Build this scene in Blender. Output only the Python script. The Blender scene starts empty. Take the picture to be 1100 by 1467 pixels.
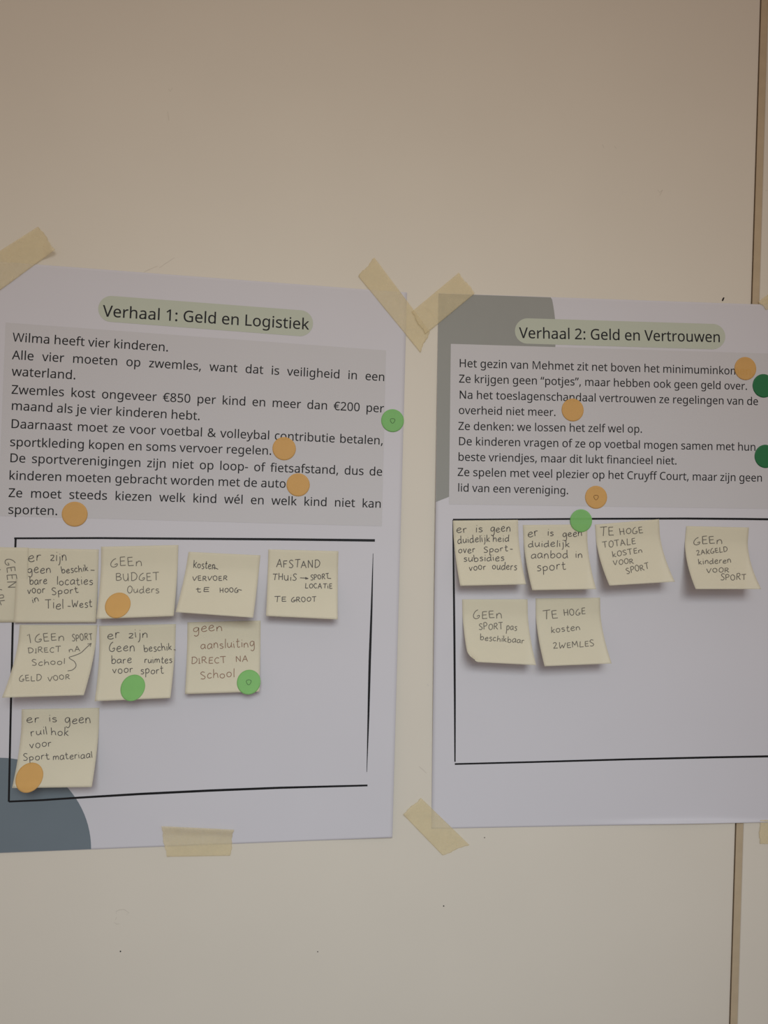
import bpy, bmesh, math, json
from mathutils import Matrix, Vector

# ------------------------------------------------------------------ settings
EXPOSURE = 0.0
WORLD_COL = (1.0, 0.79, 0.71, 1.0)
WORLD_STR = 0.36
# name, place, aimed at, width, height, watts, colour, spread
LIGHTS = [
    ('warm_room_lamp', (0.12, -2.2, 2.35), (0.07, 0.0, 1.36), 1.0, 0.7, 2.24, (1.0, 0.965, 0.84), 54),
    ('cool_daylight', (0.12, -1.6, 1.9), (0.10, 0.0, 0.80), 1.0, 0.7, 2.2, (0.48, 0.735, 1.0), 70),
]

# ------------------------------------------------------------------ camera
SC = bpy.context.scene
COL = SC.collection
W_PX, H_PX, FOC = 1100.0, 1467.0, 1101.0
YAW, PITCH, ROLL = math.radians(-6.732), math.radians(1.092), math.radians(2.251)
DIST = 0.81                       # lens to wall, metres
EYE = 1.5                         # lens height above the floor
cy_, sy_ = math.cos(YAW), math.sin(YAW)
cp_, sp_ = math.cos(PITCH), math.sin(PITCH)
cr_, sr_ = math.cos(ROLL), math.sin(ROLL)
ROT = (Matrix(((cy_, 0, sy_), (0, 1, 0), (-sy_, 0, cy_)))
       @ Matrix(((1, 0, 0), (0, cp_, -sp_), (0, sp_, cp_)))
       @ Matrix(((cr_, -sr_, 0), (sr_, cr_, 0), (0, 0, 1))))
TO_WORLD = Matrix(((1, 0, 0), (0, 0, -1), (0, 1, 0)))
cam_data = bpy.data.cameras.new('camera')
cam_data.sensor_fit = 'VERTICAL'
cam_data.sensor_height = 24.0
cam_data.lens = FOC * 24.0 / H_PX
cam_data.clip_start = 0.01
cam = bpy.data.objects.new('camera', cam_data)
cam.matrix_world = Matrix.Translation((0, -DIST, EYE)) @ (TO_WORLD @ ROT).to_4x4()
COL.objects.link(cam)
SC.camera = cam

# ------------------------------------------------------------------ light
SC.view_settings.view_transform = 'Standard'
SC.view_settings.look = 'None'
SC.view_settings.gamma = 1.0
SC.view_settings.use_curve_mapping = False
SC.view_settings.exposure = EXPOSURE
world = bpy.data.worlds.new('room_light')
SC.world = world
world.use_nodes = True
world.node_tree.nodes['Background'].inputs[0].default_value = WORLD_COL
world.node_tree.nodes['Background'].inputs[1].default_value = WORLD_STR


def area(name, loc, target, sx, sy, power, colour, spread=180):
    d = bpy.data.lights.new(name, 'AREA')
    d.shape = 'RECTANGLE'
    d.size, d.size_y = sx, sy
    d.energy = power
    d.color = colour
    d.spread = math.radians(spread)
    o = bpy.data.objects.new(name, d)
    o.location = loc
    o.rotation_euler = (Vector(target) - Vector(loc)).to_track_quat('-Z', 'Y').to_euler()
    COL.objects.link(o)
    return o


for a in LIGHTS:
    area(*a)


# ------------------------------------------------------------------ colours, lettering and positions (pixels of the photograph)
MATS = {
    'wall': (((206, 198, 183),), dict(rough=0.55, noise=0.012, nscale=9.0, bump=0.05, bscale=700)),
    'tan': (((176, 158, 130),), dict(rough=0.7, noise=0.05, nscale=60)),
    'dark': (((52, 42, 34),), dict(rough=0.9, noise=0.05)),
    'floor': (((150, 140, 128),), dict(rough=0.8, noise=0.05)),
    'speck': (((45, 40, 38),), dict(rough=0.9, noise=0.05)),
    'scuff': (((172, 162, 148),), dict(rough=0.8, noise=0.05, clear=0.88)),
    'paper': (((197, 194, 197),), dict(rough=0.75, noise=0.006, nscale=14, bump=0.03, bscale=900)),
    'panel': (((189, 186, 186),), dict(rough=0.75, noise=0.006, nscale=14)),
    'banner': (((178, 182, 165),), dict(rough=0.75, noise=0.01)),
    'sage': (((143, 143, 137),), dict(rough=0.75, noise=0.015, nscale=25)),
    'slate': (((106, 116, 122),), dict(rough=0.75, noise=0.02, nscale=25)),
    'print': (((24, 23, 25),), dict(rough=0.7, noise=0.03)),
    'ink_line': (((12, 11, 14),), dict(rough=0.6, noise=0.03)),
    'note': (((222, 214, 189),), dict(rough=0.8, noise=0.012, nscale=30, clear=0.28)),
    'pen': (((84, 78, 74),), dict(rough=0.7, noise=0.03)),
    'pencil': (((108, 102, 92),), dict(rough=0.7, noise=0.03)),
    'brown_pen': (((138, 108, 88),), dict(rough=0.7, noise=0.03)),
    'orange': (((212, 163, 90),), dict(rough=0.6, noise=0.03, nscale=60, clear=0.2)),
    'green': (((124, 188, 104),), dict(rough=0.6, noise=0.03, nscale=60, clear=0.2)),
    'dark_green': (((32, 104, 60),), dict(rough=0.55, noise=0.03, nscale=60)),
    'dark_pen': (((70, 100, 60),), dict(rough=0.7, noise=0.03)),
    'ochre_pen': (((120, 84, 44),), dict(rough=0.7, noise=0.03)),
    'tape': (((232, 218, 182),), dict(rough=0.6, noise=0.03, nscale=70, clear=0.70, clearvar=0.04, tint=(1.0, 0.99, 0.945))),
}
PEN = 1.05
# a letter: width, then strokes as x, y, x, y ...
HAND_DATA = {
    'a': (.62, [[.55, .48, .36, .6, .12, .48, .03, .22, .14, .02, .34, .06, .5, .26, .55, .5], [.56, .56, .53, .2, .62, .0]]),
    'b': (.6, [[.05, 1.05, .06, .5, .08, .02], [.08, .3, .28, .58, .52, .46, .56, .2, .36, .0, .08, .04]]),
    'c': (.5, [[.48, .5, .3, .6, .08, .42, .06, .14, .26, .0, .5, .1]]),
    'd': (.64, [[.52, .5, .3, .58, .06, .36, .08, .08, .3, .02, .5, .24], [.58, 1.05, .55, .4, .6, .0]]),
    'e': (.56, [[.06, .28, .32, .32, .5, .44, .36, .6, .12, .46, .04, .18, .2, .0, .42, .02, .56, .12]]),
    'g': (.6, [[.52, .52, .3, .6, .06, .42, .1, .14, .32, .1, .5, .36, .52, .52], [.53, .56, .54, .1, .5, -.3, .3, -.48, .1, -.36]]),
    'h': (.58, [[.05, 1.05, .06, .5, .04, .0], [.06, .3, .26, .56, .46, .48, .5, .2, .54, .0]]),
    'i': (.16, [[.08, .58, .08, .3, .1, .0], [.06, .84, .11, .86]]),
    'j': (.26, [[.18, .58, .2, .1, .14, -.3, .0, -.42], [.16, .84, .22, .86]]),
    'k': (.5, [[.05, 1.05, .06, .5, .05, .0], [.44, .6, .26, .42, .08, .28], [.14, .32, .3, .14, .5, .0]]),
    'l': (.14, [[.08, 1.05, .07, .5, .08, .0]]),
    'm': (.86, [[.05, .56, .05, .0], [.05, .34, .22, .58, .38, .44, .4, .04], [.4, .34, .58, .58, .76, .44, .82, .0]]),
    'n': (.56, [[.06, .56, .05, .0], [.06, .3, .24, .58, .44, .5, .5, .24, .5, .0]]),
    'o': (.58, [[.3, .58, .08, .44, .06, .14, .28, .0, .5, .14, .52, .44, .3, .58]]),
    'p': (.58, [[.08, .56, .08, .0, .05, -.5], [.08, .38, .28, .6, .52, .46, .5, .18, .3, .04, .1, .1]]),
    'r': (.4, [[.06, .56, .05, .0], [.06, .32, .18, .54, .4, .54]]),
    's': (.46, [[.44, .54, .2, .6, .08, .44, .26, .32, .44, .18, .3, .0, .04, .02]]),
    't': (.46, [[.2, .98, .18, .4, .2, .06, .36, .0, .46, .08], [.02, .64, .42, .68]]),
    'u': (.58, [[.05, .56, .05, .2, .18, .0, .38, .08, .5, .34], [.52, .58, .5, .2, .58, .0]]),
    'v': (.52, [[.03, .58, .14, .24, .24, .0], [.24, .0, .36, .3, .5, .58]]),
    'w': (.8, [[.03, .58, .2, .0], [.2, .0, .4, .4], [.4, .4, .56, .0], [.56, .0, .78, .58]]),
    'y': (.5, [[.03, .56, .24, .04], [.5, .58, .3, .0, .1, -.46]]),
    'z': (.5, [[.05, .54, .28, .6, .46, .52, .3, .26, .06, .06, .3, .02, .5, .04]]),
    'A': (.7, [[.0, .0, .34, 1.0], [.34, 1.0, .66, .0], [.12, .36, .56, .38]]),
    'B': (.66, [[.06, 1.0, .1, .0], [.06, .96, .4, .98, .52, .76, .34, .56, .1, .52], [.1, .52, .46, .48, .62, .24, .44, .04, .1, .0]]),
    'C': (.56, [[.54, .86, .3, .98, .08, .7, .06, .3, .28, .02, .54, .12]]),
    'D': (.68, [[.08, .96, .08, .0], [.0, .94, .36, .98, .64, .66, .58, .24, .3, .02, .06, .0]]),
    'E': (.54, [[.5, .94, .08, .92], [.08, .92, .08, .04], [.08, .04, .54, .06], [.08, .5, .46, .52]]),
    'F': (.54, [[.08, .96, .06, .0], [.06, .94, .54, .98], [.06, .52, .42, .54]]),
    'G': (.66, [[.46, 1.02, .22, .84, .04, .46, .08, .12, .3, .0, .54, .1, .62, .34, .5, .36, .38, .26]]),
    'H': (.66, [[.06, 1.0, .1, .0], [.56, .96, .58, .0], [.08, .46, .58, .5]]),
    'I': (.22, [[.1, .96, .12, .02], [.0, .04, .22, .04]]),
    'K': (.6, [[.06, 1.05, .06, .0], [.56, .8, .3, .5, .08, .38], [.14, .44, .34, .2, .6, .02]]),
    'L': (.54, [[.1, .98, .06, .04], [.06, .04, .54, .08]]),
    'M': (.8, [[.04, .0, .1, .94], [.1, .94, .38, .3], [.38, .3, .68, .96], [.68, .96, .76, .0]]),
    'N': (.66, [[.06, .0, .08, .96], [.08, .96, .58, .04], [.58, .04, .6, 1.0]]),
    'O': (.68, [[.36, .96, .1, .76, .06, .3, .3, .02, .58, .2, .62, .7, .36, .96]]),
    'P': (.58, [[.08, .96, .06, .0], [.04, .92, .36, 1.0, .56, .76, .4, .5, .08, .44]]),
    'R': (.62, [[.08, .96, .06, .0], [.04, .92, .38, .98, .52, .74, .34, .52, .08, .48], [.26, .5, .4, .24, .62, .0]]),
    'S': (.56, [[.54, .9, .28, 1.0, .08, .78, .28, .54, .52, .28, .34, .02, .02, .08]]),
    'T': (.66, [[.0, .96, .66, 1.0], [.36, .98, .34, .0]]),
    'U': (.66, [[.06, .9, .06, .3, .22, .04, .44, .14, .54, .44], [.56, .94, .56, .0]]),
    'V': (.64, [[.0, .96, .12, .4, .26, .02], [.26, .02, .44, .5, .64, 1.0]]),
    'W': (.9, [[.04, 1.05, .08, .4, .18, .02], [.18, .02, .42, .6], [.42, .6, .58, .06], [.58, .06, .86, .9]]),
    'Z': (.6, [[.02, .8, .26, .96, .46, .78, .3, .4, .06, .06, .32, .06, .6, .04]]),
}
N = NOTE_DATA = []
# key, label, poster, corners (tl, tr, br, bl), curl of the lower edge mm, base mm, corner curl mm, origin, words, loose strokes, ink
def note(key, label, which, corners, H, base, curl, origin, words, extra=(), ink='pen'):
    N.append((key, label, which, corners, H, base, curl, origin, words, extra, ink, False))
note('locaties', 'sticky note reading er zijn geen beschikbare locaties voor sport in Tiel-West', 1,
     [(23, 785), (141.5, 787), (137.2, 891.6), (19.3, 892)], 5, 0, 0, (30, 780),
     [('er', 105, 285, 240, 235, 150), ('zijn', 420, 655, 237, 237, 135), ('geen', 95, 430, 410, 405, 120), ('beschik', 585, 965, 415, 380, 95), ('-', 1000, 1055, 368, 370, 0),
      ('bare', 125, 375, 575, 560, 105), ('locaties', 515, 1030, 580, 570, 112), ('voor', 95, 345, 705, 690, 110), ('Sport', 445, 825, 720, 690, 95), ('in', 165, 260, 835, 815, 90),
      ('Tiel', 350, 610, 915, 922, 135), ('-', 670, 712, 884, 886, 0), ('West', 735, 1020, 905, 895, 105)])
note('turned', 'sticky note turned sideways, cut by the left edge of the photo, reading GEEN downwards', 1,
     [(40.5, 784.5), (38.3, 891.5), (-72, 893), (-69, 783)], 6, 0.5, 0, (0, 0), [],
     [(-20, 8440, 30, 8450), (-10, 8530, 40, 8520, 50, 8560, -10, 8570), (-10, 8610, 70, 8600), (0, 8620, 20, 8670), (-10, 8160, 10, 8160)], 'pencil')
N[-1][8].append(('GEEN', 75, 115, 8010, 8425, 140))
note('budget', 'sticky note reading GEEN BUDGET Ouders with an orange dot at its lower left', 1,
     [(144.8, 783.2), (255.5, 780.7), (248.7, 882.7), (137.7, 886.8)], 18, 0.4, 0, (135, 780),
     [('GEEn', 230, 685, 318, 302, 130), ('BUDGET', 305, 930, 520, 515, 112), ('Ouders', 470, 930, 695, 690, 100)], ink='pencil')
note('vervoer', 'sticky note reading Kosten VERVOER tE HOOG', 1,
     [(270, 790.5), (373, 795.5), (362.6, 885), (251.4, 877)], 28, 0, 0, (255, 780),
     [('Kosten', 220, 530, 335, 352, 108), ('VERVOER', 210, 705, 520, 515, 68), ('tE', 255, 445, 680, 680, 68), ('HOOG', 595, 865, 685, 685, 66)],
     [(500, 335, 530, 335, 575, 355), (845, 655, 870, 645, 912, 655)])
note('afstand', 'sticky note reading AFSTAND THUIS to SPORT-LOCATIE TE GROOT', 1,
     [(384.5, 787), (484.8, 789.5), (483.7, 887.5), (381, 882.5)], 19, 0, 0, (380, 780),
     [('AFSTAND', 160, 780, 328, 335, 108), ('THUiS', 100, 445, 505, 520, 90), ('SPORT', 650, 915, 510, 485, 72), ('-', 895, 942, 485, 487, 0),
      ('LOCATiE', 570, 960, 625, 630, 70), ('TE', 125, 300, 820, 820, 76), ('GROOT', 370, 730, 825, 815, 70)],
     [(498, 478, 560, 480, 615, 488), (572, 470, 615, 488), (572, 496, 615, 488), (400, 800, 450, 795)])
note('direct', 'sticky note reading 1 GEEN SPORT DIRECT NA School GELD VOOR with a drawn arrow', 1,
     [(28.3, 895), (139.5, 895.5), (120, 996), (2.7, 999.6)], 32, 0, 0, (15, 890),
     [('GEEn', 350, 770, 298, 272, 115), ('SPORT', 885, 1178, 290, 262, 98), ('DIRECT', 255, 720, 455, 440, 75), ('nA', 840, 1000, 445, 430, 75), ('School', 310, 780, 638, 612, 85),
      ('GELD', 125, 445, 862, 850, 85), ('VOOR', 540, 850, 860, 822, 72)],
     [(240, 205, 270, 182, 290, 310), (820, 710, 890, 695, 940, 640, 915, 575, 840, 522, 920, 490, 1010, 450, 1080, 385, 1159, 315), (1105, 327, 1159, 315, 1142, 362)], 'pencil')
note('ruimtes', 'sticky note reading er zijn Geen beschikbare ruimtes voor sport with a green dot', 1,
     [(141.8, 896.5), (251.8, 894), (244, 1000), (135.5, 1004.6)], 24, 0.4, 0, (145, 890),
     [('er', 90, 265, 250, 245, 130), ('zijn', 390, 665, 240, 235, 125), ('Geen', 115, 480, 432, 425, 125), ('beschik', 615, 1010, 437, 412, 102), ('-', 1040, 1066, 407, 408, 0),
      ('bare', 145, 435, 607, 595, 105), ('ruimtes', 620, 1015, 597, 597, 95), ('voor', 165, 455, 748, 730, 108), ('sport', 565, 895, 750, 750, 105)])
note('aansluiting', 'sticky note reading geen aansluiting DIRECT NA School in brown pen with a green dot', 1,
     [(268.5, 891.5), (373.3, 889), (371.6, 991), (265, 994.4)], 13, 0, 0, (265, 890),
     [('geen', 115, 535, 155, 132, 125), ('aansluiting', 225, 1000, 395, 365, 118), ('DIRECT', 90, 590, 605, 600, 90), ('NA', 730, 900, 585, 575, 82), ('School', 225, 710, 825, 797, 115)], ink='brown_pen')
note('ruilhok', 'sticky note reading er is geen ruilhok voor sportmateriaal, alone above the slate circle', 1,
     [(31, 1016), (142.3, 1014), (131.4, 1127.6), (17.2, 1129)], 23, 0, 0, (30, 1015),
     [('er', 85, 260, 205, 190, 110), ('is', 400, 515, 185, 185, 105), ('geen', 630, 1000, 212, 208, 125), ('ruil', 145, 380, 390, 365, 112), ('hok', 435, 680, 385, 385, 110),
      ('voor', 130, 440, 570, 537, 110), ('Sport', 35, 410, 750, 722, 98), ('materiaal', 460, 1025, 735, 705, 98)])
note('subsidies', 'sticky note reading er is geen duidelijkheid over sportsubsidies voor ouders', 2,
     [(648.6, 745.8), (742, 744.8), (753.6, 837.2), (659.2, 839.3)], 22, 0, 0, (645, 740),
     [('er', 90, 240, 235, 222, 115), ('is', 360, 460, 220, 222, 105), ('geen', 575, 860, 222, 212, 110), ('duidelijk', 105, 565, 385, 355, 100), ('heid', 610, 840, 360, 360, 95),
      ('over', 115, 355, 525, 515, 98), ('Sport', 480, 825, 520, 490, 80), ('-', 855, 892, 467, 469, 0), ('subsidies', 190, 770, 645, 630, 95), ('voor', 270, 510, 775, 755, 100), ('ouders', 600, 950, 755, 765, 105)])
note('aanbod', 'sticky note reading er is geen duidelijk aanbod in sport, overlapped by a green dot', 2,
     [(749, 752), (841.2, 751.2), (854, 844), (762.4, 845.6)], 24, 0, 0, (745, 740),
     [('er', 110, 260, 290, 275, 118), ('is', 390, 475, 275, 277, 100), ('geen', 610, 885, 297, 275, 100), ('duidelijk', 115, 705, 435, 430, 95), ('aanbod', 155, 685, 600, 590, 112),
      ('in', 790, 890, 590, 585, 105), ('sport', 240, 655, 785, 750, 120)])
note('totale', 'tilted sticky note reading TE HOGE TOTALE kosten VOOR SPORT', 2,
     [(852.4, 751.4), (944, 743.8), (966.8, 833.4), (873, 839)], 29, 0, 0, (850, 735),
     [('TE', 90, 290, 330, 325, 125), ('HOGE', 375, 710, 310, 285, 90), ('TOTALE', 135, 605, 500, 445, 92), ('kOSTEn', 275, 700, 630, 565, 78), ('VOOR', 290, 575, 745, 720, 75), ('SPORT', 475, 800, 870, 797, 88)], ink='pencil')
note('zakgeld', 'sticky note reading GEEN ZAKGELD kinderen VOOR SPORT, rightmost of all the notes', 2,
     [(983, 753.6), (1072.8, 755.6), (1090.5, 844), (996.5, 844)], 32, 0, 0, (980, 740),
     [('GEEn', 130, 545, 402, 385, 112), ('ZAKGELD', 180, 620, 555, 500, 72), ('kinderen', 205, 670, 685, 660, 82), ('VOOR', 325, 640, 805, 795, 66), ('SPORT', 520, 885, 912, 905, 86)], ink='pencil')
note('sportpas', 'sticky note reading GEEN SPORTpas beschikbaar with its lower left corner curled up', 2,
     [(662, 858.6), (755.7, 858.4), (768, 953), (671.5, 948)], 26, 0, 6, (660, 850),
     [('GEEn', 175, 590, 365, 355, 115), ('SPORT', 260, 605, 520, 515, 92), ('pas', 650, 800, 520, 532, 100), ('beschikbaar', 275, 905, 668, 715, 85)], ink='pencil')
note('zwemles', 'sticky note reading TE HOGE Kosten ZWEMLES', 2,
     [(767.3, 857.4), (859.5, 856.2), (876.2, 950.6), (780, 954.5)], 28, 0, 0, (765, 840),
     [('TE', 125, 340, 478, 460, 122), ('HOGE', 425, 735, 425, 400, 92), ('kosten', 245, 660, 665, 625, 90), ('ZWEMLES', 275, 860, 895, 855, 85)], ink='pencil')
DOT_DATA = [
    ('green dot with a pen ring, at the right margin of the Verhaal 1 text', 'green', 1, 562.3, 602.6, 16.3, 'dark_pen'),
    ('orange dot after the words vervoer regelen in the Verhaal 1 text', 'orange', 1, 407, 642.8, 16.8, None),
    ('orange dot after the word auto in the Verhaal 1 text', 'orange', 1, 427, 694.6, 16.7, None),
    ('orange dot after the word sporten at the end of the Verhaal 1 text', 'orange', 1, 107, 736.6, 18.6, None),
    ('orange dot on the GEEN BUDGET Ouders note', 'orange', 'budget', 168.8, 867, 12.6, None),
    ('plain green dot on the beschikbare ruimtes note', 'green', 'ruimtes', 190.3, 985, 12.3, None),
    ('green dot with a pen ring on the corner of the brown-inked aansluiting note', 'green', 'aansluiting', 356.3, 977, 12.0, 'dark_pen'),
    ('orange dot on the lower left corner of the ruilhok note', 'orange', 'ruilhok', 42.2, 1113.4, 12.8, None),
    ('orange dot covering the end of the word minimuminkomen', 'orange', 2, 1067.6, 528, 15.6, None),
    ('dark green dot cut by the right edge of the photo, beside geld over', 'dark_green', 2, 1093.8, 552.8, 15.8, None),
    ('dark green dot cut by the right edge of the photo, beside met hun', 'dark_green', 2, 1096.4, 653.8, 15.6, None),
    ('plain orange dot after the words overheid niet meer', 'orange', 2, 820.2, 587.4, 15.8, None),
    ('orange dot with a small pen ring, below the end of the Verhaal 2 text', 'orange', 2, 853.8, 712.4, 15.8, 'ochre_pen'),
    ('plain green dot on the black border line above the aanbod note', 'green', 2, 832.3, 746, 15.8, None),
]
# quad corners: start upper, end upper, end lower, start lower
TAPE_DATA = [
    ('tape over the top left corner of the Verhaal 1 poster', [(-66, 401), (55, 324), (79, 358), (-44, 448)], 'corner'),
    ('tape over the top right corner of the Verhaal 1 poster', [(536.5, 369), (616, 475), (601.8, 504.5), (513, 395.5)], 'flat'),
    ('tape over the top left corner of the Verhaal 2 poster, crossing the tape beside it', [(589, 447), (657, 390.5), (680.5, 420), (609, 479)], 'over'),
    ('tape over the middle of the bottom edge of the Verhaal 1 poster', [(230.5, 1183.5), (334.5, 1188.5), (330, 1226), (238.5, 1227.5)], 'peel'),
    ('tape over the bottom left corner of the Verhaal 2 poster', [(603, 1143), (672, 1210), (634, 1225.5), (577, 1166.5)], 'two'),
    ('scrap of tape at the top right of the Verhaal 2 poster, cut by the photo', [(1086.5, 432), (1140, 392), (1158, 418), (1098, 444)], 'flat'),
    ('scrap of tape at the bottom right of the Verhaal 2 poster, cut by the photo', [(1088.5, 1175), (1150, 1172), (1150, 1210), (1088, 1209)], 'flat'),
]
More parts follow.
